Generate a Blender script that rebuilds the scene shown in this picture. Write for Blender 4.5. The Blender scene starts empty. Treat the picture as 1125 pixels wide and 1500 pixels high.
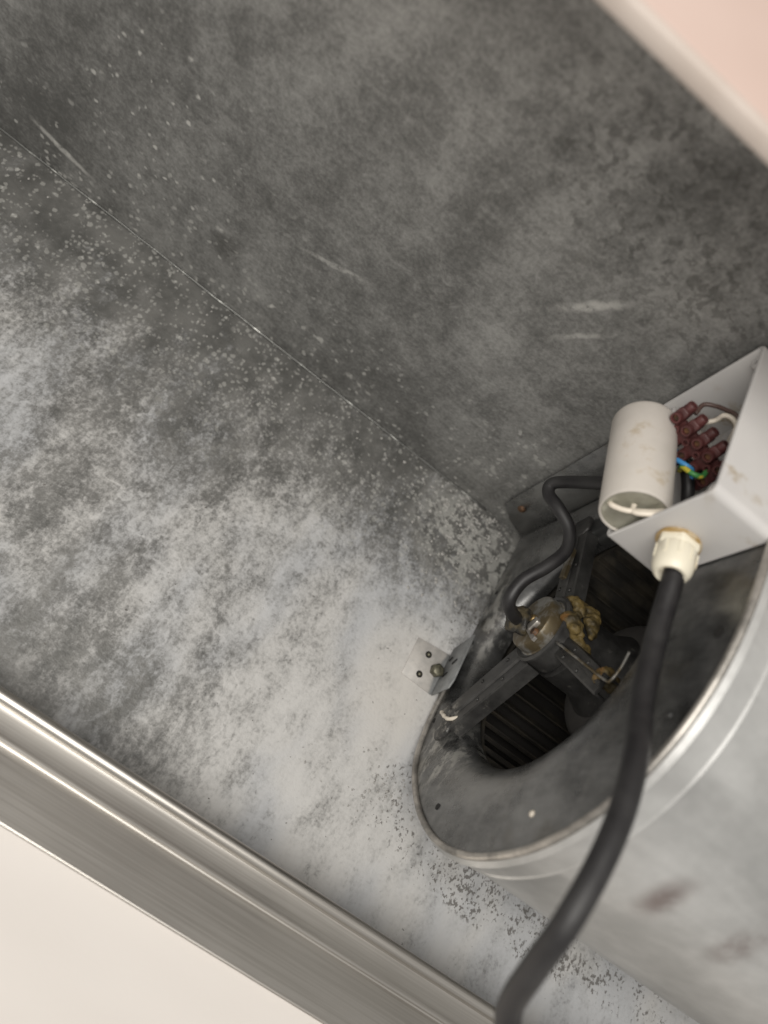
import bpy, bmesh, math, random
from mathutils import Vector, Matrix, noise
random.seed(7)
scene = bpy.context.scene
C = scene.collection

# ------------------------------------------------------------------ camera, world, lamps, exposure
# world axes: X runs along the seam, +Z is the normal of the pale panel, the dark panel stands at Y = 0
cam_d = bpy.data.cameras.new('camera')
cam = bpy.data.objects.new('camera', cam_d); C.objects.link(cam)
cam_d.sensor_fit = 'VERTICAL'; cam_d.sensor_height = 36; cam_d.lens = 27.02
cam_d.clip_start = 0.01; cam_d.clip_end = 20
sx = Vector((5440, 4150, 1126)).normalized()                 # world X in camera axes (right, down, forward)
e1 = sx.cross(Vector((0, 0, 1))).normalized(); e2 = sx.cross(e1)
ca, sa = math.cos(math.radians(60)), math.sin(math.radians(60))
n1 = ca*e1 + sa*e2; n2 = -sa*e1 + ca*e2
rows = (sx, -n2, n1)                                         # world axes as rows
right = Vector(r[0] for r in rows); down = Vector(r[1] for r in rows); fwd = Vector(r[2] for r in rows)
m = Matrix((right, -down, -fwd)).transposed().to_4x4()
m.translation = Vector((-0.1110, -0.3385, 0.4856))
cam.matrix_world = m
cam_d.dof.use_dof = True; cam_d.dof.focus_distance = 0.47; cam_d.dof.aperture_fstop = 4.3
scene.camera = cam

w = bpy.data.worlds.new('World'); scene.world = w; w.use_nodes = True
w.node_tree.nodes['Background'].inputs[0].default_value = (1.0, 0.972, 0.925, 1)
w.node_tree.nodes['Background'].inputs[1].default_value = 0.42

def area(name, loc, target, size, energy, col):
    d = bpy.data.lights.new(name, 'AREA'); d.energy = energy; d.size = size; d.color = col; d.shape = 'DISK'
    o = bpy.data.objects.new(name, d); C.objects.link(o); o.location = loc
    o.rotation_euler = (Vector(target) - Vector(loc)).to_track_quat('-Z', 'Y').to_euler()
    return o
area('room_light', (-0.33, -0.62, 1.18), (0.02, -0.15, 0.08), 0.9, 15.5, (1.0, 0.968, 0.915))

scene.cycles.max_bounces = 6; scene.cycles.diffuse_bounces = 3; scene.cycles.glossy_bounces = 3
vs = scene.view_settings
vs.view_transform = 'Standard'; vs.look = 'None'; vs.exposure = 0.0; vs.gamma = 1.0; vs.use_curve_mapping = False

# ------------------------------------------------------------------ node helpers
class S:
    """a socket with arithmetic"""
    nt = None
    def __init__(s, sock): s.s = sock
    @staticmethod
    def m(op, *a, clamp=False):
        n = S.nt.nodes.new('ShaderNodeMath'); n.operation = op; n.use_clamp = clamp
        for i, v in enumerate(a):
            if isinstance(v, S): S.nt.links.new(v.s, n.inputs[i])
            else: n.inputs[i].default_value = v
        return S(n.outputs[0])
    def __add__(a, b): return S.m('ADD', a, b)
    def __radd__(a, b): return S.m('ADD', b, a)
    def __sub__(a, b): return S.m('SUBTRACT', a, b)
    def __rsub__(a, b): return S.m('SUBTRACT', b, a)
    def __mul__(a, b): return S.m('MULTIPLY', a, b)
    def __rmul__(a, b): return S.m('MULTIPLY', b, a)
    def cl(a): return S.m('ADD', a, 0.0, clamp=True)
def ss(v, a, b):                                             # smoothstep, a may exceed b
    n = S.nt.nodes.new('ShaderNodeMapRange'); n.interpolation_type = 'SMOOTHSTEP'
    S.nt.links.new(v.s, n.inputs[0])
    if a < b: vals = (a, b, 0, 1)
    else: vals = (b, a, 1, 0)
    for i, x in enumerate(vals): n.inputs[i+1].default_value = x
    return S(n.outputs[0])
def pos(scale=(1, 1, 1), rot=(0, 0, 0)):
    g = S.nt.nodes.new('ShaderNodeNewGeometry')
    mp = S.nt.nodes.new('ShaderNodeMapping'); S.nt.links.new(g.outputs['Position'], mp.inputs[0])
    mp.inputs['Scale'].default_value = scale; mp.inputs['Rotation'].default_value = rot
    return mp.outputs[0]
def xyz():
    g = S.nt.nodes.new('ShaderNodeNewGeometry'); n = S.nt.nodes.new('ShaderNodeSeparateXYZ')
    S.nt.links.new(g.outputs['Position'], n.inputs[0]); return [S(o) for o in n.outputs]
def nz(scale, detail=4, rough=.55, vec=None, dist=0.0):
    n = S.nt.nodes.new('ShaderNodeTexNoise'); S.nt.links.new(vec or pos(), n.inputs['Vector'])
    n.inputs['Scale'].default_value = scale; n.inputs['Detail'].default_value = detail
    n.inputs['Roughness'].default_value = rough; n.inputs['Distortion'].default_value = dist
    return S(n.outputs['Fac'])
def warp(vec, scale, amt):
    n = S.nt.nodes.new('ShaderNodeTexNoise'); S.nt.links.new(vec, n.inputs['Vector']); n.inputs['Scale'].default_value = scale
    n.inputs['Detail'].default_value = 2
    a = S.nt.nodes.new('ShaderNodeVectorMath'); a.operation = 'MULTIPLY_ADD'
    S.nt.links.new(n.outputs['Color'], a.inputs[0]); a.inputs[1].default_value = (amt, amt, amt); S.nt.links.new(vec, a.inputs[2])
    return a.outputs[0]
def vor(scale, vec=None, feature='F1', rnd=1.0):
    n = S.nt.nodes.new('ShaderNodeTexVoronoi'); n.feature = feature
    S.nt.links.new(vec or pos(), n.inputs['Vector']); n.inputs['Scale'].default_value = scale
    n.inputs['Randomness'].default_value = rnd
    if feature == 'F1':
        sp = S.nt.nodes.new('ShaderNodeSeparateColor'); S.nt.links.new(n.outputs['Color'], sp.inputs[0])
        return S(n.outputs['Distance']), S(sp.outputs[0])
    return S(n.outputs['Distance'])
def mix(f, a, b):
    n = S.nt.nodes.new('ShaderNodeMix'); n.data_type = 'RGBA'; S.nt.links.new(f.s, n.inputs[0])
    for i, c in ((6, a), (7, b)):
        if isinstance(c, S): S.nt.links.new(c.s, n.inputs[i])
        else: n.inputs[i].default_value = (*c, 1)
    return S(n.outputs[2])
def blob(x, y, cx, cy, rx, ry, soft=.6):                     # 1 in an ellipse, fading out
    a = (x - cx)*(1/rx); b = (y - cy)*(1/ry)
    return ss(S.m('SQRT', a*a + b*b), 1.0, 1.0 - soft)
def material(name, build):
    mt = bpy.data.materials.new(name); mt.use_nodes = True; S.nt = mt.node_tree
    p = S.nt.nodes['Principled BSDF']
    r = build() or {}
    for k, v in r.items():
        if k == 'bump':
            h, strength, d = v
            bn = S.nt.nodes.new('ShaderNodeBump'); bn.inputs['Strength'].default_value = strength; bn.inputs['Distance'].default_value = d
            S.nt.links.new(h.s, bn.inputs['Height']); S.nt.links.new(bn.outputs[0], p.inputs['Normal'])
        elif isinstance(v, S): S.nt.links.new(v.s, p.inputs[k])
        elif isinstance(v, tuple): p.inputs[k].default_value = (*v, 1)
        else: p.inputs[k].default_value = v
    return mt

# ------------------------------------------------------------------ materials
def panel_b():
    x, y, z = xyz()
    big = nz(7, 3, .5)
    mid = nz(24, 4, .6, pos((1.0, .6, 1)))
    fine = nz(120, 4, .75, pos((1.0, .55, 1)))
    streak = nz(60, 4, .6, pos((1.0, .28, 1), (0, 0, -.15)))
    vfine = nz(420, 3, .6)
    ramp = ss(y + (big - .5)*.10, -.005, -.12)               # white rust thickens away from the seam
    grey1 = blob(x, y, -.12, -.275, .16, .075, .9)           # greyer patches beside the steel rail
    grey2 = blob(x, y, -.17, -.10, .10, .05, .9)
    grey3 = blob(x, y, .035, -.275, .05, .02, .8)
    bare = blob(x, y, .055, -.035, .075, .052, .7)           # corroded corner by the fan
    lite = blob(x, y, -.27, -.15, .06, .05, .9)
    veins = ss(S.m('ABSOLUTE', nz(30, 3, .6, warp(pos(), 25, .02)) - .5), .035, .0)*ss(y, -.06, -.12)*ss(mid, .4, .6)
    w = ramp*.50 - ss(x, -.04, -.20)*.13 - grey1*.20 - grey2*.20 - grey3*.15 + lite*.18 - bare*.2 + ss(x, -.14, .06)*ss(y, -.05, -.15)*.42
    w = w + (big - .5)*.5 + (mid - .5)*.85 + (fine - .5)*1.0 + (streak - .5)*(ss(y, -.12, -.24)*.8 + .5) + (nz(55, 3, .6) - .5)*.55 + (vfine - .5)*.8 + veins*.22
    flake = ss(w + (nz(230, 4, .7, pos((1, .7, 1))) - .5)*1.8, .06, .84)
    rust = ss(w, -.15, 1.20)*.58 + flake*.42
    # round droplet marks near the seam
    d1, r1 = vor(165, warp(pos(), 260, .0035)); drops = ss(d1 + r1*.2, .50, .40)*ss(r1 + (mid - .5)*1.2, .50, .66)*ss(y, -.17, -.02)
    d2, r2 = vor(330, warp(pos(), 300, .003)); drops2 = ss(d2, .5, .3)*ss(r2 + (mid - .5)*1.6, .62, .75)*ss(y, -.16, -.03)
    lich = ss(nz(95, 5, .62, warp(pos(), 90, .01)), .47, .54)*bare
    # chips where the pale coat has come off beside the fan
    chipz = blob(x, y, .22, -.243, .17, .030, .7)
    chipz = (chipz + blob(x, y, .09, -.222, .03, .03, .8)*.9 + blob(x, y, .085, -.09, .03, .05, .8)*.7 + blob(x, y, .036, -.143, .008, .005, .9)*.8).cl()
    chip = ss(nz(430, 3, .62, pos((1, .75, 1), (0, 0, .5))) + (mid - .5)*.40 + (nz(90, 2) - .5)*.45 + chipz*.075, .64, .675)*ss(chipz, .12, .4)
    chip = (chip + ss(nz(330, 2, .5), .73, .75)*ss(y, -.05, -.12)).cl()
    tint = nz(13, 3, .5, pos((1, .5, 1)))
    clean = blob(x, y, .055, -.165, .055, .07, .9)
    pale = mix(ss(tint, .42, .6), (.53, .52, .505), (.45, .455, .465))
    pale = mix(clean*.8, pale, (.56, .535, .50))
    base = mix(ss(nz(40, 3, .6), .3, .7), (.085, .084, .079), (.16, .157, .148))
    colr = mix(rust, base, pale)
    colr = mix(((drops*.55 + drops2*.5 + lich*.75)).cl(), colr, (.42, .415, .39))
    colr = mix(chip*.8, colr, (.095, .086, .076))
    h = fine*.6 + vfine*.4
    return {'Base Color': colr, 'Roughness': .5 + rust*.25, 'Metallic': .35 - rust*.3, 'bump': (h, .6, .0010)}
M_panel = material('galvanised_white_rust', panel_b)

def wall_b():
    x, y, z = xyz()
    mid = nz(14, 5, .6); fine = nz(95, 5, .65); vf = nz(380, 3, .6)
    blot = nz(75, 4, .62, warp(pos(), 60, .01))
    swirl = nz(9, 3, .5, pos((1, 1, .5), (0, .6, 0)), 1.4)
    brush = nz(140, 3, .6, pos((.35, 1, 1.6), (0, .7, 0)))
    sp = vor(55, warp(pos(), 40, .01))[1]
    v = (mid - .5)*.8 + (fine - .5)*.7 + (swirl - .5)*.9 + (vf - .5)*.5 + (brush - .5)*.28 + (sp - .5)*.10 + .40 + ss(x + z*.6, -.25, .18)*.10  # last term puts the stronger light at upper right into the colour
    base = mix(ss(v, .05, .95), (.125, .124, .118), (.385, .381, .366))
    low = ss(z + (mid - .5)*.12, .17, .02)*ss(nz(22, 2), .40, .62)
    d1, r1 = vor(95, warp(pos(), 120, .008)); k1 = ss(d1, .30, .10)*ss(r1, .52, .62)*low
    d2, r2 = vor(190, warp(pos(), 200, .005)); k2 = ss(d2, .42, .2)*ss(r2 + (mid - .5)*1.8, .68, .8)*ss(z + (mid - .5)*.1, .11, .01)
    d3, r3 = vor(125, warp(pos(), 240, .0030)); k3 = ss(d3 + r3*.16, .32, .10)*ss(nz(45, 3), .44, .52)*blob(x, z, -.275, .105, .075, .085, .4)
    dc = blob(x, z, .02, .075, .05, .06, .7); k4 = ss(vor(120, warp(pos(), 110, .01))[0], .4, .3)*ss(nz(60, 3, .5), .5, .6)*dc
    patch = ss(nz(55, 6, .7, pos((.8, 1, 1.2), (0, .5, 0)), .8), .5, .72)*(blob(x, z, -.05, .20, .045, .03, .9) + blob(x, z, -.10, .155, .06, .03, .9) + blob(x, z, -.21, .06, .08, .03, .9)*.8).cl()
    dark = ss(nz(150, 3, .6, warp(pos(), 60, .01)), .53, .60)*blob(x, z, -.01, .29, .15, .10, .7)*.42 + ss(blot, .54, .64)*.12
    spot = blob(x, z, -.218, .056, .016, .02, .7)*.5
    # rubbed scratches
    def scr(cx, cz, ang, l, t):
        c, s_ = math.cos(ang), math.sin(ang)
        u = (x - cx)*c + (z - cz)*s_; q = (z - cz)*c - (x - cx)*s_ + (nz(70, 3) - .5)*t*1.2
        return blob(u, q, 0, 0, l, t, .8)
    sc = scr(-.345, .026, -.22, .034, .0035)*.8 + scr(-.150, .108, .30, .034, .003)*.5 + scr(-.022, .212, .93, .030, .005)*.55 + scr(-.012, .193, .93, .026, .003)*.4
    sc = (sc*1.8*ss(nz(160, 4, .7), .3, .6)).cl()
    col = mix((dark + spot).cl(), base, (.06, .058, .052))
    col = mix((patch*.8).cl(), col, (.40, .395, .38))
    col = mix(((k1 + k2)*.85 + k3*1.15 + k4*.6 + sc*.8).cl(), col, (.58, .57, .54))
    return {'Base Color': col, 'Roughness': .52 - fine*.12, 'Metallic': .45, 'bump': (fine*.4 + vf*.3, .4, .0007)}
M_wall = material('galvanised_dark', wall_b)

def seam_b():
    n = nz(55, 4, .7)
    return {'Base Color': mix(ss(n, .50, .70), (.15, .15, .143), (.55, .55, .52)), 'Metallic': .6, 'Roughness': .4}
M_seam = material('folded_zinc_edge', seam_b)

def plate_b():
    x, y, z = xyz()
    a = nz(30, 6, .65); f = nz(160, 5, .7, pos((1, 1, .45), (.5, 0, 0))); wv = nz(18, 3, .5, pos((1, 1, .4), (.45, 0, 0)), .6)
    v = (a - .5)*.8 + (f - .5)*.55 + (wv - .5)*1.4 + .44
    col = mix(ss(v, .1, .9), (.070, .070, .069), (.27, .27, .267))
    crust = ss(nz(95, 5, .72, pos((1, .5, 1))), .48, .60)*(blob(y, z, -.192, .040, .042, .045, .8)*1.1 + blob(y, z, -.075, .012, .06, .018, .8) + .10).cl()
    col = mix(crust*.75, col, (.50, .49, .46))
    blk = ss(nz(55, 5, .65), .5, .6)*(blob(y, z, -.19, .055, .04, .03, .8)*.6 + blob(y, z, -.09, .006, .05, .012, .8)).cl()
    col = mix(blk*.8, col, (.025, .024, .022))
    brown = ss(nz(26, 4, .6), .52, .7)*.35
    col = mix(brown, col, (.13, .115, .09))
    return {'Base Color': col, 'Metallic': .75, 'Roughness': .29 + (a - .5)*.35 + crust*.2, 'bump': (f*.5 + a*.5, .35, .0008)}
M_plate = material('zinc_sheet_smudged', plate_b)

def wrap_b():
    x, y, z = xyz()
    a = nz(16, 4, .55, pos((.6, 1, 1))); f = nz(110, 4, .6)
    col = mix(ss((a - .5)*1.3 + (f - .5)*.3 + .5, .15, .85), (.36, .36, .352), (.60, .597, .585))
    s1 = blob(x + (a - .5)*.015, z, .140, .198, .012, .022, .95) + blob(x + (a - .5)*.015, z, .183, .200, .015, .022, .95)*.8
    col = mix((s1*.75*ss(nz(60, 3), .25, .6)).cl(), col, (.13, .085, .075))
    d = ss(nz(10, 4, .6, pos((.5, 1.4, 1.4)), .5), .56, .75)*.35
    col = mix(d, col, (.2, .19, .185))
    return {'Base Color': col, 'Metallic': .5, 'Roughness': .42, 'bump': (f + a*4, .15, .0008)}
M_wrap = material('zinc_sheet_dull_bright', wrap_b)

def bead_b():
    a = nz(70, 4, .65)
    return {'Base Color': mix(ss(a, .35, .65), (.26, .245, .225), (.50, .47, .43)), 'Metallic': .7, 'Roughness': .42}
M_bead = material('worn_zinc_bead', bead_b)

def steel_b():
    br = nz(900, 3, .6, pos((.012, 1, 1))); cl = nz(14, 3, .5, pos((1, .4, .4))); sm = nz(8, 3, .5)
    return {'Base Color': mix(ss(br, .3, .7), (.46, .435, .40), (.55, .525, .49)), 'Metallic': 1.0,
            'Roughness': .40 + (cl - .5)*.16 + (br - .5)*.1, 'bump': (br*.4 + sm*1.2, .05, .0006)}
M_steel = material('brushed_stainless_steel', steel_b)

def white_b():
    a = nz(6, 3, .5, pos((.5, 1.4, 1), (0, 0, .3)))
    return {'Base Color': mix(ss(a, .3, .7), (.57, .53, .495), (.64, .60, .565)), 'Roughness': .55, 'bump': (nz(300, 2), .1, .0004)}
M_white = material('white_paint', white_b)
def pink_b():
    a = nz(9, 3, .5)
    return {'Base Color': mix(ss(a, .3, .7), (.48, .36, .31), (.535, .41, .36)), 'Roughness': .6}
M_pink = material('pale_pink_paint', pink_b)
def pinkedge_b():
    return {'Base Color': mix(ss(nz(40, 3), .3, .7), (.43, .365, .32), (.48, .415, .37)), 'Roughness': .55}
M_pinkedge = material('cream_edge_band', pinkedge_b)

def plastic_b():
    a = nz(20, 4, .55); st = ss(nz(60, 4, .6), .55, .70)*ss(nz(17, 3), .48, .60)
    col = mix(ss(a, .3, .7), (.50, .485, .475), (.55, .535, .52))
    return {'Base Color': mix(st*.8, col, (.28, .20, .09)), 'Roughness': .45, 'bump': (nz(500, 2), .05, .0003)}
M_box = material('light_grey_plastic', plastic_b)
def cap_b():
    a = nz(25, 4, .6); st = ss(nz(50, 4, .68), .555, .72)*ss(nz(20, 2), .45, .6)
    col = mix(ss(a, .3, .7), (.50, .465, .42), (.58, .54, .495))
    return {'Base Color': mix(st*.55, col, (.34, .25, .12)), 'Roughness': .42}
M_cap = material('off_white_plastic', cap_b)
def resin_b(): return {'Base Color': mix(ss(nz(80, 4), .35, .65), (.46, .44, .35), (.58, .56, .47)), 'Roughness': .4}
M_resin = material('cured_resin', resin_b)
def gland_b():
    st = ss(nz(120, 4, .65), .56, .68)
    return {'Base Color': mix(st*.5, (.74, .69, .56), (.36, .24, .09)), 'Roughness': .38}
M_gland = material('ivory_nylon', gland_b)
def stain_b(): return {'Base Color': mix(ss(nz(150, 4), .4, .65), (.34, .22, .08), (.50, .42, .30)), 'Roughness': .6}
M_stain = material('brown_grime', stain_b)
def cable_b():
    a = nz(60, 4, .6)
    return {'Base Color': mix(ss(a, .3, .75), (.012, .011, .012), (.026, .025, .025)), 'Roughness': .50 + (a - .5)*.3, 'bump': (nz(250, 3), .08, .0004)}
M_cable = material('black_rubber', cable_b)
def maroon_b(): return {'Base Color': mix(ss(nz(120, 3), .3, .7), (.062, .019, .018), (.105, .032, .030)), 'Roughness': .5}
M_maroon = material('dark_red_plastic', maroon_b)
def flat(name, c, r=.45, mt=0.0):
    return material(name, lambda: {'Base Color': mix(ss(nz(150, 3), .3, .7), tuple(k*.88 for k in c), c), 'Roughness': r, 'Metallic': mt})
M_hole = flat('recess_shade', (.012, .011, .010), .8)  # black stands in for the shade inside holes and slots
M_brass = flat('dull_brass', (.40, .28, .13), .4, .9)
M_blue = flat('blue_insulation', (.07, .30, .62))
M_yg = material('yellow_green_insulation', lambda: {'Base Color': mix(ss(nz(150, 0, .5, pos((1, 1, 1), (.6, .3, 0))), .47, .5), (.55, .48, .05), (.06, .26, .07)), 'Roughness': .45})
M_lead = flat('cream_insulation', (.72, .65, .55))
M_brown = flat('brown_insulation', (.10, .06, .05))
M_rust = material('rusty_screw', lambda: {'Base Color': mix(ss(nz(300, 4), .4, .6), (.17, .085, .04), (.07, .045, .03)), 'Roughness': .6, 'Metallic': .5})
def arm_b():
    a = nz(50, 6, .68); c = ss(nz(110, 6, .7), .58, .70)*ss(nz(14, 2), .35, .6)
    x, y, z = xyz(); e = ss(nz(130, 6, .72), .50, .64)*blob(y, z, -.172, .030, .022, .020, .7)
    col = mix(ss(a, .3, .7), (.035, .034, .033), (.085, .083, .080))
    return {'Base Color': mix((c*.25 + e*.7).cl(), col, (.42, .40, .36)), 'Metallic': .45, 'Roughness': .42 + (a - .5)*.4, 'bump': (a, .3, .0008)}
M_arm = material('dark_greasy_steel', arm_b)
def blade_b():
    a = nz(45, 5, .65)
    return {'Base Color': mix(ss(a, .4, .7), (.060, .056, .050), (.13, .112, .085)), 'Metallic': .4, 'Roughness': .45}
M_blade = material('dark_blade_steel', blade_b)  # dark brownish steel, the same on ring, disc and blades
def motor_b():
    a = nz(70, 5, .65); st = ss(nz(60, 4, .62), .40, .56)
    return {'Base Color': mix(st*.9, mix(ss(a, .3, .7), (.20, .195, .18), (.33, .32, .30)), (.095, .068, .028)), 'Metallic': .5, 'Roughness': .42, 'bump': (a, .25, .0006)}
M_motor = material('grease_stained_aluminium', motor_b)
def grease_b():
    a = nz(90, 5, .65)
    c = mix(ss(a, .35, .6), (.035, .026, .010), (.15, .105, .034))
    return {'Base Color': mix(ss(nz(60, 4, .6), .56, .68), c, (.15, .075, .02)), 'Roughness': .62, 'bump': (a + nz(260, 4, .6)*.5, .7, .0015)}
M_grease = material('old_yellow_grease', grease_b)
M_grime = material('black_grime', lambda: {'Base Color': mix(ss(nz(160, 5), .4, .65), (.015, .014, .012), (.07, .055, .03)), 'Roughness': .5, 'bump': (nz(250, 5), .8, .0015)})
M_shade_lining = flat('black_shade_lining', (.018, .016, .014), .6)  # shade of the scroll interior, set as a near-black colour
M_rotor = flat('grey_rotor_metal', (.085, .080, .075), .55, .3)
M_bolt = material('grimy_bolt', lambda: {'Base Color': mix(ss(nz(200, 4), .4, .6), (.05, .05, .035), (.16, .15, .11)), 'Roughness': .45, 'Metallic': .6})
def brk_b():
    x, y, z = xyz()
    f = nz(120, 5, .65)
    paint = ss(x + (nz(60, 4) - .5)*.012, .0765, .0735)
    g = mix(ss(f, .3, .7), (.17, .175, .175), (.26, .265, .265))
    return {'Base Color': mix(paint, g, mix(ss(f, .35, .7), (.50, .475, .445), (.38, .365, .345))), 'Roughness': .55, 'Metallic': .15, 'bump': (f, .2, .0005)}
M_bracket = material('part_painted_bracket', brk_b)

# ------------------------------------------------------------------ mesh helpers (all coordinates are world coordinates)
def link(name, verts, faces, mat, parent=None, smooth=False, sharp=None):
    off = parent_origin(parent)
    me = bpy.data.meshes.new(name)
    me.from_pydata([tuple(Vector(v) - off) for v in verts], [], faces); me.update()
    bm = bmesh.new(); bm.from_mesh(me); bmesh.ops.recalc_face_normals(bm, faces=bm.faces); bm.to_mesh(me); bm.free()
    me.materials.append(mat)
    if smooth:
        for p in me.polygons: p.use_smooth = True
        if sharp: me.set_sharp_from_angle(angle=math.radians(sharp))
    o = bpy.data.objects.new(name, me); C.objects.link(o)
    if parent: o.parent = parent
    return o
def parent_origin(p):
    v = Vector((0, 0, 0))
    while p: v += p.location; p = p.parent
    return v
def tag(o, label=None, cat=None, group=None, kind=None):
    for k, v in (('label', label), ('category', cat), ('group', group), ('kind', kind)):
        if v: o[k] = v
    return o
def empty(name, loc, label, cat):
    o = bpy.data.objects.new(name, None); C.objects.link(o); o.location = loc; o.empty_display_size = .02
    return tag(o, label, cat)
def frame(axis):
    w_ = Vector(axis).normalized(); u = w_.orthogonal().normalized(); return u, w_.cross(u), w_
def lathe(prof, axis, origin, seg=48, fr=None, cap=True):
    """prof: (radius, distance along axis)"""
    u, v, w_ = fr or frame(axis); o = Vector(origin); V = []; F = []
    for r, h in prof:
        for i in range(seg):
            a = 2*math.pi*i/seg; V.append(o + w_*h + (u*math.cos(a) + v*math.sin(a))*r)
    for j in range(len(prof)-1):
        for i in range(seg):
            k = (i+1) % seg; F.append((j*seg+i, j*seg+k, (j+1)*seg+k, (j+1)*seg+i))
    if not cap: return V, F
    if prof[0][0] > 1e-6: F.append(tuple(range(seg)))
    if prof[-1][0] > 1e-6: F.append(tuple((len(prof)-1)*seg+i for i in range(seg)))
    return V, F
def catmull(pts, n=8):
    P = [Vector(p) for p in pts]; P = [2*P[0]-P[1]] + P + [2*P[-1]-P[-2]]; out = []
    for i in range(1, len(P)-2):
        for k in range(n):
            t = k/n; a, b, c, d = P[i-1:i+3]
            out.append(.5*((2*b) + (c-a)*t + (2*a-5*b+4*c-d)*t*t + (3*b-a-3*c+d)*t**3))
    out.append(P[-2]); return out
def tube(path, r, seg=16, closed=False):
    V = []; F = []; n = len(path); u = None
    for i, p in enumerate(path):
        if closed: t = (path[(i+1) % n] - path[i-1]).normalized()
        else: t = (path[min(i+1, n-1)] - path[max(i-1, 0)]).normalized()
        u = t.orthogonal().normalized() if u is None else (u - t*u.dot(t)).normalized()
        v = t.cross(u); rr = r(i/(n-1)) if callable(r) else r
        for k in range(seg):
            a = 2*math.pi*k/seg; V.append(p + (u*math.cos(a) + v*math.sin(a))*rr)
    for i in range(n if closed else n-1):
        j = (i+1) % n
        for k in range(seg):
            q = (k+1) % seg; F.append((i*seg+k, i*seg+q, j*seg+q, j*seg+k))
    if not closed: F.append(tuple(range(seg))); F.append(tuple((n-1)*seg+k for k in range(seg)))
    return V, F
def prism(poly, x0, x1, ax=0):
    """poly in the other two axes, extruded along ax"""
    def P(a, b, h):
        return {0: (h, a, b), 1: (a, h, b), 2: (a, b, h)}[ax]
    n = len(poly); V = [P(a, b, x0) for a, b in poly] + [P(a, b, x1) for a, b in poly]
    F = [tuple(range(n)), tuple(range(n, 2*n))] + [(i, (i+1) % n, n+(i+1) % n, n+i) for i in range(n)]
    return V, F
def obox(c, ux, uy, uz, hx, hy, hz, bev=0.0):
    """box about c with half sizes along unit axes; corners of the x-y outline chamfered by bev"""
    c = Vector(c); V = []
    out = [(-hx+bev, -hy), (hx-bev, -hy), (hx, -hy+bev), (hx, hy-bev), (hx-bev, hy), (-hx+bev, hy), (-hx, hy-bev), (-hx, -hy+bev)] if bev else [(-hx, -hy), (hx, -hy), (hx, hy), (-hx, hy)]
    for h in (-hz, hz):
        for a, b in out: V.append(c + ux*a + uy*b + uz*h)
    n = len(out)
    return V, [tuple(range(n)), tuple(range(n, 2*n))] + [(i, (i+1) % n, n+(i+1) % n, n+i) for i in range(n)]
def bevel(o, wdt, seg=2, ang=40):
    b = o.modifiers.new('bevel', 'BEVEL'); b.width = wdt; b.segments = seg; b.limit_method = 'ANGLE'; b.angle_limit = math.radians(ang)
    for p in o.data.polygons: p.use_smooth = True
    return o
def lump(c, rad, sq=(1, 1, 1), amp=.35, freq=60, sub=4, seed=0):
    bm = bmesh.new(); bmesh.ops.create_icosphere(bm, subdivisions=sub, radius=1.0); c = Vector(c); V = []
    for v in bm.verts:
        d = v.co.normalized(); p = Vector((d.x*sq[0], d.y*sq[1], d.z*sq[2]))*rad
        k = 1 + amp*noise.fractal(p*freq + Vector((seed*7.3, 0, 0)), 1.0, 2.0, 4)
        V.append(c + p*k)
    F = [tuple(v.index for v in f.verts) for f in bm.faces]; bm.free(); return V, F
X, Y, Z = Vector((1, 0, 0)), Vector((0, 1, 0)), Vector((0, 0, 1))

# ------------------------------------------------------------------ the setting: two zinc panels, the steel rail, the boards outside
o = link('pale_panel', *prism([(-.8, -.3010), (.7, -.3010), (.7, .0), (-.8, .0)], -.0015, 0, 2), M_panel)  # top panel of the box, laid as ground with the world turned over
tag(o, 'galvanised panel with patchy white rust beside the fan', 'panel', kind='structure')
o = link('back_wall', *prism([(-.8, -.0015), (.7, -.0015), (.7, .36), (-.8, .36)], .0, .0015, 1), M_wall)
tag(o, 'dark grey galvanised panel with white specks above the seam', 'panel', kind='structure')
pts = [Vector((-.8 + i*.01, -.0007 + .0004*noise.noise(Vector((i*.4, 0, 0))), .0008 + .0005*noise.noise(Vector((i*.37, 5, 0))))) for i in range(86)]
s_ = link('seam', *tube(pts, lambda t: .0008 + .0004*noise.noise(Vector((t*40, 3, 0))), 6), M_seam, o, True)

RZ = .050
prof = [(-.3010, .0), (-.3010, RZ - .003)]
prof += [(-.3045 + .0035*math.cos(a), RZ - .003 + .0035*math.sin(a)) for a in [math.radians(t) for t in range(10, 181, 10)]]
prof += [(-.3084, RZ - .0055), (-.3096, RZ - .0056), (-.3194, RZ - .0030), (-.3204, RZ - .0026), (-.3212, RZ - .0025), (-.3219, RZ - .0029), (-.3223, RZ - .0037), (-.3224, RZ - .0068)]
prof += [(-.3232, RZ - .0070), (-.3510, RZ + .0014)]
prof += [(-.3516, RZ + .0013), (-.3521, RZ + .0006), (-.3520, .0)]
rail = link('steel_rail', *prism(prof, -.8, .7, 0), M_steel, None, True, 24)
tag(rail, 'brushed stainless steel rail with rolled lip beside the pale zinc panel', 'rail')
o = link('white_board', *prism([(-.8, -1.1), (.7, -1.1), (.7, -.3526), (-.8, -.3526)], .022, .0400, 2), M_white)
tag(o, 'plain warm white board outside the stainless steel rail', 'board')
pb = empty('pink_board', (0, .1, .36), 'pale pink board with cream edge band lying over the dark zinc panel', 'board')
bevel(link('board', *prism([(-.8, -.0735), (.7, -.0735), (.7, .40), (-.8, .40)], .3605, .368, 2), M_pink, pb), .001)
bevel(link('edge_band', *prism([(-.0780, .3602), (-.0738, .3602), (-.0738, .3683), (-.0772, .3683), (-.0780, .3670)], -.8, .7, 0), M_pinkedge, pb), .0012)

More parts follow.
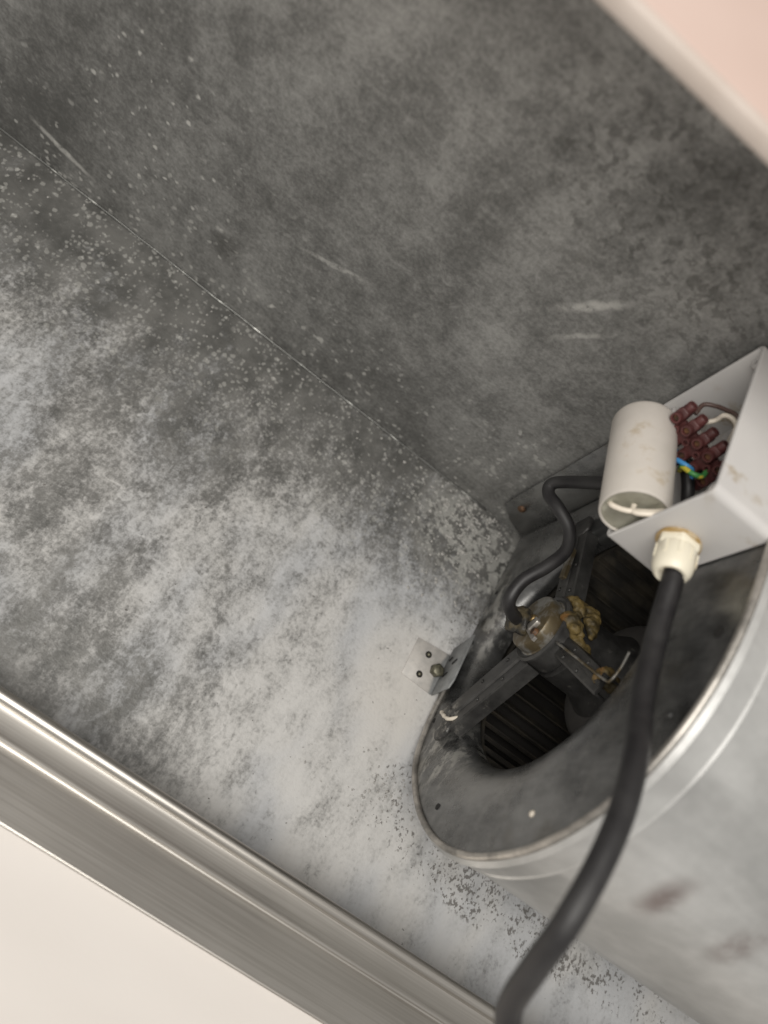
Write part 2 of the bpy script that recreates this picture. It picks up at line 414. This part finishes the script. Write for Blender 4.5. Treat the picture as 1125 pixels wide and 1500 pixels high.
# ------------------------------------------------------------------ the blower
bl = empty('centrifugal_fan', (.25, -.12, 0), 'galvanised centrifugal fan housing with round inlet and greasy motor in it', 'fan')
AY, AZ, HR, PX = -.115, .103, .085, .085
curve = [(-.13, .004), (-.15, .004), (-.175, .0058), (-.200, .0135), (-.222, .034), (-.2405, .061), (-.2525, .091), (-.2575, .122), (-.2560, .152), (-.2490, .181), (-.2360, .207), (-.2190, .2285), (-.1975, .2455), (-.1720, .2570), (-.1430, .2632), (-.109, .265), (-.09, .265)]
arc = [(p.x, p.y) for p in catmull([(a, b, 0) for a, b in curve], 6)]
outline = [(-.004, .004)] + [(-.004 - .014*k, .004) for k in range(1, 9)] + arc + [(-.07, .265), (-.04, .265), (-.004, .265)] + [(-.004, .265 - .02*k) for k in range(1, 13)]
rings = []
n = len(outline)
ang = [math.atan2(b - AZ, a - AY) for a, b in outline]
rings.append([(PX, a, b) for a, b in outline])
def ringat(r, xx): return [(xx, AY + (r[i] if isinstance(r, list) else r)*math.cos(t), AZ + (r[i] if isinstance(r, list) else r)*math.sin(t)) for i, t in enumerate(ang)]
r0 = [min(.122, max(.0965, math.hypot(a-AY, b-AZ) - .008)) for a, b in outline]
rings.append([(PX, AY + (a-AY)*.35 + .65*r*math.cos(t), AZ + (b-AZ)*.35 + .65*r*math.sin(t)) for (a, b), t, r in zip(outline, ang, r0)])
for k in range(0, 9):
    t = k/8*math.pi/2; rings.append(ringat([r - (r-HR)*math.sin(t) for r in r0], PX + .018*(1-math.cos(t))))
rings.append(ringat(HR, PX + .022)); rings.append(ringat(HR + .0012, PX + .022)); rings.append(ringat([r + .001 for r in r0], PX + .0015))
V = [p for r in rings for p in r]; F = []
for j in range(len(rings)-1):
    for i in range(n):
        k = (i+1) % n; F.append((j*n+i, j*n+k, (j+1)*n+k, (j+1)*n+i))
link('side_plate', V, F, M_plate, bl, True, 60)
# rolled bead and wrap
bp = [Vector((PX - .0008, a, b)) for a, b in arc]
link('rim_bead', *tube(bp, .0019, 10), M_bead, bl, True)
wr_arc = [(-.02, .004), (-.06, .004), (-.1, .004)] + arc + [(-.06, .265), (-.02, .265)]
def off(pl, d):
    res = []
    for i, (a, b) in enumerate(pl):
        q = pl[min(i+1, len(pl)-1)]; p = pl[max(i-1, 0)]; t = Vector((q[0]-p[0], q[1]-p[1])).normalized()
        res.append((a - t.y*d, b + t.x*d))
    return res
V = []; F = []
xs = [(PX + .0005, .0015), (PX + .003, .0035), (PX + .0035, .0005), (PX + .009, .0000), (PX + .0165, .0004), (PX + .0175, .0013), (PX + .0185, .0006), (PX + .04, .0007)] + [(PX + .06 + .02*k, .0008) for k in range(16)]
nw = len(wr_arc)
for xx, d in xs:
    for i, (a, b) in enumerate(off(wr_arc, d)):
        wob = .0009*noise.noise(Vector((xx*14, a*18, b*18))) if xx > PX + .03 else 0
        V.append((xx, a - wob, max(b + wob, .0015)))
for j in range(len(xs)-1):
    for i in range(nw-1): F.append((j*nw+i, j*nw+i+1, (j+1)*nw+i+1, (j+1)*nw+i))
link('scroll_wrap', V, F, M_wrap, bl, True, 35)
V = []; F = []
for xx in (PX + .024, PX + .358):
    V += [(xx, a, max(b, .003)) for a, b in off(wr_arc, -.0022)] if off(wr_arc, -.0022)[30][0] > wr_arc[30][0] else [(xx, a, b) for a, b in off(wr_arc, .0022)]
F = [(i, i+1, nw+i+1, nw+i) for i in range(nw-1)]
link('scroll_shade_lining', V, F, M_shade_lining, bl, True, 35)  # inner skin added to darken the scroll seen between the blades
link('far_side_plate', *prism([(a, b) for a, b in outline], PX + .36, PX + .3615, 0), M_plate, bl)
# outlet flange on the back panel with its screw
fl = link('outlet_flange', *prism([(.052, .026), (.066, .014), (.0845, .0045), (.0845, .285), (.052, .285)], -.0035, -.0018, 1), M_plate, bl)
bevel(fl, .0004, 1)
for zz in (.035, .150):
    link('screw', *lathe([(.0, .0022), (.0018, .0022), (.0030, .0012), (.0033, .0)], -Y, (.063, -.0034, zz), 20), M_rust, fl, True, 40)
# rivets and small punched holes in the side plate, the holes drawn as black discs
for (a, b, r) in ((-.149, .249, .0028), (-.232, .071, .0019), (-.170, .010, .0017), (-.060, .0095, .0015), (-.105, .0088, .0015)):
    link('punched_hole', *lathe([(r, .0), (r, .0004)], -X, (PX - .0001, a, b), 16), M_hole, bl)
link('rivet', *lathe([(0, .0012), (.0013, .0009), (.002, 0)], -X, (PX, -.234, .165), 14), M_lead, bl, True)
link('rivet', *lathe([(0, .0012), (.0013, .0009), (.002, 0)], -X, (PX, -.188, .235), 14), M_plate, bl, True)

# impeller: rim ring, hub disc, each blade a piece of its own
im = link('impeller', *lathe([(.0875, .110), (.0875, .1125), (.0985, .1125), (.0985, .110), (.0875, .110)], X, (0, AY, AZ), 72, None, False), M_blade, bl, True, 40)
link('hub_disc', *lathe([(.0986, .196), (.0986, .1975), (.03, .1975), (.03, .196), (.0986, .196)], X, (0, AY, AZ), 48, None, False), M_blade, im, True, 40)
nb = 46; mesh0 = None
for i in range(nb):
    if mesh0 is None:
        bv = []
        for xx in (.112, .285):
            for side in (0, 1):
                for k in range(4):
                    t = k/3; r = .0870 + .0112*t; a = .115*(t*t) + side*.011
                    bv.append((xx, r*math.cos(a), r*math.sin(a)))
        bf = [(0, 1, 2, 3, 7, 6, 5, 4), (8, 9, 10, 11, 15, 14, 13, 12)]
        bf += [(k, k+1, 8+k+1, 8+k) for k in range(3)] + [(4+k, 4+k+1, 12+k+1, 12+k) for k in range(3)] + [(0, 4, 12, 8), (3, 7, 15, 11)]
        b = link('blade', [Vector(v) + parent_origin(im) for v in bv], bf, M_blade, im); mesh0 = b.data
    else:
        b = bpy.data.objects.new('blade', mesh0); C.objects.link(b); b.parent = im
    b.location = Vector((0, AY, AZ)) - parent_origin(im); b.rotation_euler = (2*math.pi*i/nb, 0, 0)

# motor in the inlet
mo = link('motor', *lathe([(.0, .0835), (.0215, .0835), (.0225, .0845), (.0225, .0975), (.0215, .0985), (.0215, .1000), (.0235, .1008), (.0235, .125), (.03, .136), (.038, .138), (.041, .142), (.041, .192), (.040, .195), (.0, .195)], X, (0, AY, AZ), 56), M_arm, bl, True, 35)
link('rotor_shell', *lathe([(.0250, .1342), (.0300, .1352), (.0380, .1372), (.0412, .1405), (.0422, .142), (.0422, .190), (.0415, .191)], X, (0, AY, AZ), 56, None, False), M_rotor, mo, True, 35)
link('end_cap', *lathe([(.0, .0745), (.0165, .0745), (.0180, .0755), (.0185, .077), (.0185, .0830), (.0200, .0838)], X, (0, AY, AZ), 48), M_motor, mo, True, 35)
link('cap_ring', *lathe([(.0205, .0832), (.0222, .0822), (.0236, .0835), (.0236, .0850), (.0205, .0850)], X, (0, AY, AZ), 56, None, False), M_arm, mo, True, 30)
# clip and nut on the end cap
cl = link('clip', *obox((.0732, AY-.006, AZ+.008), Vector((0, .64, .77)), Vector((0, -.77, .64)), X, .0042, .0030, .0016, .0008), M_bead, mo); bevel(cl, .0006, 2)
link('clip', *obox((.0738, AY-.0125, AZ+.0085), Vector((0, .77, .64)), Vector((0, -.64, .77)), X, .0014, .0085, .0011), M_bead, mo)
link('screw', *lathe([(0, .0030), (.0020, .0030), (.0027, .0022), (.003, 0)], -X, (.0746, AY-.001, AZ+.004), 18), M_brass, mo, True, 40)
link('screw', *lathe([(0, .0024), (.0020, .0024), (.0027, .0016), (.003, 0)], -X, (.0746, AY-.012, AZ+.0115), 18), M_rust, mo, True, 40)
link('cable_collar', *lump((.0700, AY-.003, AZ-.004), .0082, (.85, 1, 1), .45, 110, 4, 2), M_grime, mo, True)
gv = []; gf = []
rg = random.Random(5)
for q in range(46):
    a = math.radians(rg.uniform(5, 112)); xx = rg.uniform(.0865, .1040); r = rg.uniform(.0018, .0042)*(1.25 if 30 < math.degrees(a) < 90 else .9)
    rad = .0226 + rg.uniform(-.0004, .0030)
    v_, f_ = lump((xx, AY + rad*math.cos(a), AZ + rad*math.sin(a)), r, (1.3, 1.0, 1.0), .3, 200, 3, q)
    gf += [tuple(k + len(gv) for k in f) for f in f_]; gv += v_
gr = link('grease_residue', gv, gf, M_grease, mo, True)
rm = gr.modifiers.new('merge', 'REMESH'); rm.mode = 'VOXEL'; rm.voxel_size = .0005; rm.use_smooth_shade = True
tx = bpy.data.textures.new('crumble', 'CLOUDS'); tx.noise_scale = .0035; tx.noise_depth = 4
dm = gr.modifiers.new('crumble', 'DISPLACE'); dm.texture = tx; dm.texture_coords = 'LOCAL'; dm.strength = .0013; dm.mid_level = .62
sm_ = gr.modifiers.new('soften', 'SMOOTH'); sm_.factor = .5; sm_.iterations = 14
# three arms of the motor spider: U channels from the hub out to the inlet lip
def arm(tgt, wid, dep, x_in, x_out, foot, ribs=True):
    ty, tz = tgt; d = Vector((0, ty-AY, tz-AZ)); L = d.length; d.normalize(); sdir = X.cross(d).normalized()
    st = Vector((x_in, AY, AZ)) + d*.019; en = Vector((x_out, ty, tz))
    ax = (en-st).normalized(); up = -(X - ax*X.dot(ax)).normalized()
    prof_ = [(-wid, -dep), (-wid, -.0008), (-wid+.0012, 0), (-wid*.30, 0), (-wid*.22, .0014), (wid*.12, .0014), (wid*.20, 0), (wid-.0012, 0), (wid, -.0008), (wid, -dep), (wid-.0013, -dep), (wid-.0013, -.0018), (-wid+.0013, -.0018), (-wid+.0013, -dep)]
    V = []; F = []; nn = len(prof_); steps = 7
    for j in range(steps):
        t = j/(steps-1); c = st + (en-st)*t; k = 1.12 - .12*t
        for a, h in prof_: V.append(c + sdir*a*k + up*h)
    for j in range(steps-1):
        for i in range(nn): F.append((j*nn+i, j*nn+(i+1) % nn, (j+1)*nn+(i+1) % nn, (j+1)*nn+i))
    F += [tuple(range(nn)), tuple((steps-1)*nn+i for i in range(nn))]
    a_ = link('motor_arm', V, F, M_arm, bl, True, 30)
    if foot:
        f = link('foot', *obox(en + d*.006 + X*.0008, sdir, d, -X, wid*1.12, .0085, .0016, .004), M_arm, a_); bevel(f, .0012, 2)
    for q, s2 in ((.22, .6), (.30, -.62), (.55, .62), (.62, -.6)):
        c = st + (en-st)*q + sdir*wid*s2
        link('rivet', *lathe([(0, .0009), (.0010, .0007), (.0015, 0)], up, c, 12), M_arm, a_, True)
    return a_, sdir, d, en
a1 = arm((-.170, .033), .0122, .010, .0870, .0835, True)
a2 = arm((-.036, .095), .0092, .010, .0900, .0835, True)
a3 = arm((-.156, .163), .0062, .011, .0890, .0960, False)
link('grease_residue', *lump((.1005, -.149, .159), .0058, (1.3, 1, .8), .4, 150, 4, 5), M_grease, a3[0], True)
link('edge_wire', *tube(catmull([(.0845, -.1290, .1240), (.0880, -.1413, .1450), (.0925, -.1560, .1700), (.0925, -.1570, .1755), (.0925, -.1500, .1800), (.0905, -.1430, .1850)], 6), .0008, 8), M_motor, a3[0], True)
link('strap', *obox((.0825, -.064, .101), Vector((0, .995, -.1)), Z, X, .0125, .0026, .0012, .0008), M_motor, a2[0])
cr = catmull([(.0826, -.166, .021), (.0815, -.170, .029), (.0822, -.173, .037), (.0850, -.171, .044)], 6)
link('sealant_bead', *tube(cr, lambda t: .0013 + .0006*noise.noise(Vector((t*9, 0, 0))), 10), M_lead, a1[0], True)

# ------------------------------------------------------------------ angle bracket fixing the fan to the panel
br = empty('angle_bracket', (.066, -.137, 0), 'small angle bracket half painted white bolting the fan foot to panel', 'bracket')
bevel(link('base_leaf', *prism([(.0505, -.1230), (.0780, -.1200), (.0780, -.1530), (.0515, -.1525)], .0002, .0010, 2), M_bracket, br), .0002, 1)
ul = link('upright_leaf', *prism([(-.1140, .0003), (-.1530, .0003), (-.1500, .0230), (-.1440, .0255), (-.1060, .0235)], .0780, .0795, 0), M_bracket, br); bevel(ul, .0003, 1)
for a, b, ln in ((-.124, .0055, .0024), (-.1275, .0135, .0030), (-.1375, .0080, .0030)):
    link('slot', *obox((.0779, a, b), Vector((0, .55, .83)), Vector((0, -.83, .55)), X, ln, .0011, .0003, .0008), M_hole, ul)
for a, b in ((.063, -.1295), (.0635, -.1455)):
    link('bolt_hole', *lathe([(.0025, 0), (.0025, .0003)], Z, (a, b, .0010), 18), M_hole, br)
    link('rivet', *lathe([(0, .0016), (.0011, .0013), (.0016, .0002)], Z, (a, b, .0011), 14), M_bolt, br, True)
bo = link('bolt', *lathe([(.0, .0062), (.0030, .0062), (.0047, .0052), (.0050, .0045), (.0050, 0)], Z, (.0730, -.1365, .0010), 6), M_bolt, br); bevel(bo, .0006, 2)

# ------------------------------------------------------------------ open junction box
jb = empty('junction_box', (.083, -.054, .194), 'open light grey plastic junction box fixed on the fan side', 'box')
def rrect(y0, y1, z0, z1, r, sg=6):
    out = []
    for cy_, cz_, a0 in ((y1-r, z1-r, 0), (y0+r, z1-r, 90), (y0+r, z0+r, 180), (y1-r, z0+r, 270)):
        for k in range(sg+1):
            a = math.radians(a0 + 90*k/sg); out.append((cy_ + r*math.cos(a), cz_ + r*math.sin(a)))
    return out
bx = (-.1040, -.0040, .1940, .2670); t_ = .0022
lay = [(.0840, rrect(*bx, .0048)), (.0486, rrect(*bx, .0048)), (.0480, rrect(bx[0]+.0006, bx[1]-.0006, bx[2]+.0006, bx[3]-.0006, .0042)),
       (.0480, rrect(bx[0]+t_-.0004, bx[1]-t_+.0004, bx[2]+t_-.0004, bx[3]-t_+.0004, .0030)), (.0486, rrect(bx[0]+t_, bx[1]-t_, bx[2]+t_, bx[3]-t_, .0026)), (.0815, rrect(bx[0]+t_, bx[1]-t_, bx[2]+t_, bx[3]-t_, .0026))]
V = [(xx, a, b) for xx, pl in lay for a, b in pl]; nn = len(lay[0][1]); F = []
for j in range(len(lay)-1):
    for i in range(nn): F.append((j*nn+i, j*nn+(i+1) % nn, (j+1)*nn+(i+1) % nn, (j+1)*nn+i))
F += [tuple(range(nn)), tuple((len(lay)-1)*nn+i for i in range(nn))]
link('shell', V, F, M_box, jb, True, 40)
for (a, b) in ((-.0975, .2005), (-.0105, .2605), (-.0975, .2605), (-.0105, .2005)):
    sp = link('screw_post', *lathe([(.0040, 0), (.0040, .0300), (.0034, .0306), (.0016, .0306), (.0016, .026), (0, .026)], -X, (.0815, a, b), 20), M_box, jb, True, 40)
# cable gland in the lower side
gl = link('cable_gland', *lathe([(.0105, .0), (.0108, .0008), (.0108, .0018), (.0085, .0022)], -Y, (.0665, -.1040, .2275), 32), M_stain, jb, True, 40)
ga = Vector((.02, -1, .10)).normalized(); gfr = (Vector((1, .02, 0)).normalized(), None, ga); gfr = (gfr[0], ga.cross(gfr[0]).normalized(), ga)
gb = Vector((.0665, -.1048, .2275))
bevel(link('hex_nut', *lathe([(.0104, .0), (.0104, .0060)], ga, gb, 6, gfr), M_gland, gl), .0008, 2)
dome = []
for r, h in ((.0092, .0055), (.0096, .0062), (.0096, .0140), (.0092, .0170), (.0082, .0195), (.0070, .0207), (.0056, .0205), (.0050, .017)): dome.append((r, h))
link('dome_nut', *lathe(dome, ga, gb, 40, gfr), M_gland, gl, True, 50)
for i in range(9):
    a = 2*math.pi*i/9; d = gfr[0]*math.cos(a) + gfr[1]*math.sin(a)
    rb = link('grip_rib', *obox(gb + ga*.0098 + d*.0096, ga, ga.cross(d), d, .0036, .0007, .0005), M_gland, gl)

# ------------------------------------------------------------------ capacitor hanging out of the box
c0 = Vector((.0460, -.0985, .2160)); c1 = Vector((.0375, -.0333, .2055)); cax = (c0-c1).normalized(); cl_ = (c0-c1).length; cr_ = .0172
cp = empty('capacitor', tuple(c0 - cax*cl_*.5), 'off white cylindrical motor capacitor hanging out of the junction box', 'capacitor')
link('can', *lathe([(0, 0), (cr_-.0042, 0), (cr_-.0022, .0006), (cr_-.0008, .0022), (cr_, .0045), (cr_, cl_-.0012), (cr_-.0005, cl_), (cr_-.0012, cl_), (cr_-.0016, cl_-.0008), (cr_-.0016, cl_-.004)], cax, c1, 56), M_cap, cp, True, 50)
link('resin_fill', *lathe([(0, 0), (cr_-.0015, 0)], cax, c0 - cax*.0010, 40), M_resin, cp)
cu, cv, _ = frame(cax)
def lead(pts, r=.0014, par=cp, mt=M_lead, nm='lead_wire'): return link(nm, *tube(catmull(pts, 7), r, 10), mt, par, True)

# ------------------------------------------------------------------ terminal block
to = Vector((.0440, -.0370, .2215)); tu = Vector((.86, -.44, .16)).normalized(); tv = Vector((.10, .16, .98)); tv = (tv - tu*tv.dot(tu)).normalized(); tn = tu.cross(tv)
if tn.dot(cam.matrix_world.translation - to) < 0: tn = -tn
tb = empty('terminal_block', tuple(to), 'dark red screw terminal block among wires inside the junction box', 'terminal block')
for i in range(5):
    c = to + tu*(.0084*i)
    b = link('pole_body', *obox(c, tv, tu, tn, .0105, .0031, .0040, .0012), M_maroon, tb); bevel(b, .0007, 2)
    for sgn in (-1, 1):
        link('screw_turret', *lathe([(.0030, 0), (.0029, .0036), (.0026, .0040), (.0019, .0040), (.0018, .0012), (0, .0012)], tn, c + tn*.0036 + tv*.0052*sgn, 18), M_maroon, b, True, 40)
        link('screw', *lathe([(.0018, 0), (.0017, .0008), (0, .0008)], tn, c + tn*.0049 + tv*.0052*sgn, 14), M_rust, b, True, 40)
        link('wire_entry', *lathe([(.0029, 0), (.0028, .0034), (.0025, .0038), (.0018, .0038), (.0017, .0006), (0, .0006)], tv*sgn, c + tv*.0100*sgn, 18), M_maroon, b, True, 40)
    if i < 4: link('web', *obox(c + tu*.0042 - tn*.0016, tv, tu, tn, .0042, .0014, .0016), M_maroon, tb)
    link('fixing_boss', *lathe([(.0022, 0), (.0021, .0018), (.0012, .0018), (.0011, 0)], tn, c + tn*.0036 + tu*.0042, 14), M_maroon, tb, True, 40) if i < 4 else None

# ------------------------------------------------------------------ wires and cables
lead([(.0345, -.0920, .2100), (.0340, -.0975, .2110), (.0345, -.1015, .2145), (.0400, -.1022, .2190), (.0480, -.0990, .2245), (.0560, -.0930, .2280), (.0640, -.0860, .2300)])
lead([(.0425, -.0930, .2190), (.0420, -.1000, .2200), (.0432, -.1028, .2228), (.0490, -.1005, .2275), (.0565, -.0930, .2310), (.0640, -.0830, .2310), (.0690, -.0760, .2290)])
def wire(nm, pts, r, mt, label, cat='wire'):
    return tag(link(nm, *tube(catmull(pts, 7), r, 10), mt, None, True), label, cat)
wire('wire', [(.0560, -.0430, .2130), (.0551, -.0500, .2146), (.0567, -.0544, .2192), (.0599, -.0566, .2221), (.0651, -.0553, .2204), (.0690, -.0580, .2150)], .0014, M_blue, 'short blue insulated wire beside the dark red terminal block')
wire('wire', [(.0620, -.0540, .2140), (.0590, -.0567, .2195), (.0606, -.0603, .2236), (.0637, -.0616, .2258), (.0672, -.0598, .2263), (.0692, -.0542, .2253)], .0014, M_yg, 'yellow and green striped earth wire below the terminal block')
wire('wire', [(.0540, -.0350, .2310), (.0574, -.0327, .2354), (.0575, -.0321, .2405), (.0607, -.0328, .2430), (.0644, -.0344, .2428), (.0667, -.0365, .2397), (.0700, -.0380, .2330)], .0013, M_lead, 'cream wire looping out of the top of the terminal block')
wire('wire', [(.0500, -.0300, .2280), (.0510, -.0234, .2302), (.0556, -.0225, .2339), (.0595, -.0247, .2381), (.0633, -.0277, .2418), (.0690, -.0320, .2400)], .0012, M_brown, 'thin brown wire arching over the terminal block')
wire('wire', [(.0760, -.0480, .2180), (.0700, -.0440, .2140), (.0620, -.0420, .2120), (.0560, -.0420, .2080), (.0600, -.0500, .2040)], .0016, M_cable, 'black wire coiled beneath the terminal block')
wire('sheathed_cable', [(.0651, -.0530, .2158), (.0690, -.0590, .2150), (.0730, -.0680, .2140), (.0745, -.0800, .2180), (.0700, -.0930, .2250), (.0668, -.1030, .2275)], .0034, M_cable, 'black cable sheath inside the junction box leading to the gland', 'cable')

wire('power_cable', [(.0667, -.1060, .2277), (.0675, -.1140, .2284), (.0690, -.1230, .2290), (.0722, -.1509, .2268), (.0722, -.1866, .2318), (.0710, -.2139, .2411), (.0690, -.2382, .2466), (.0661, -.2606, .2483), (.0642, -.2837, .2440), (.0716, -.2996, .2244), (.0830, -.3122, .2025), (.0980, -.3260, .1895), (.118, -.345, .1650), (.15, -.40, .1150), (.19, -.47, .0600), (.24, -.55, .0456), (.32, -.65, .0455)], 0.0051, M_cable, 'thick black power cable hanging from the ivory gland over the rail', 'cable')
wire('motor_cable', [(.0735, -.118, .099), (.0660, -.1200, .102), (.0570, -.1230, .1100), (.0490, -.1220, .1185), (.0490, -.1100, .1245), (.0560, -.0960, .1310), (.0610, -.0810, .1345), (.0570, -.0680, .1350), (.0460, -.0590, .1330), (.0390, -.0495, .1260), (.0375, -.0430, .1280), (.0420, -.0440, .1410), (.0470, -.0570, .1750), (.0520, -.0600, .1900), (.0600, -.0600, .1990)], .0040, M_cable, 'thinner black cable curving from the motor cap up behind the capacitor', 'cable')

# ------------------------------------------------------------------ loose crumbs of white rust lying along the corner and by the fan foot
rg = random.Random(11); V = []; F = []
for q in range(420):
    if q < 260: x_, y_ = rg.gauss(.045, .022), -abs(rg.gauss(0, .035)) - .002
    elif q < 340: x_, y_ = rg.uniform(-.38, .03), -abs(rg.gauss(0, .02)) - .0015
    else: x_, y_ = rg.gauss(.085, .02), -.20 - abs(rg.gauss(.03, .014))
    if x_ > .078 and y_ > -.21: continue
    r = rg.uniform(.0004, .0013)*(1.0 if q < 260 else .7)
    v_, f_ = lump((x_, y_, r*.25), r, (rg.uniform(.7, 1.4), rg.uniform(.7, 1.4), .45), .5, 700, 2, q)
    F += [tuple(k + len(V) for k in f) for f in f_]; V += [(a, b, max(c, .00005)) for a, b, c in v_]
M_crumb = flat('chalky_rust_crumb', (.36, .35, .33), .8)
tag(link('rust_crumbs', V, F, M_crumb, None, True), 'tiny chalky grey crumbs of white rust lying along the panel seam', 'crumbs', kind='stuff')
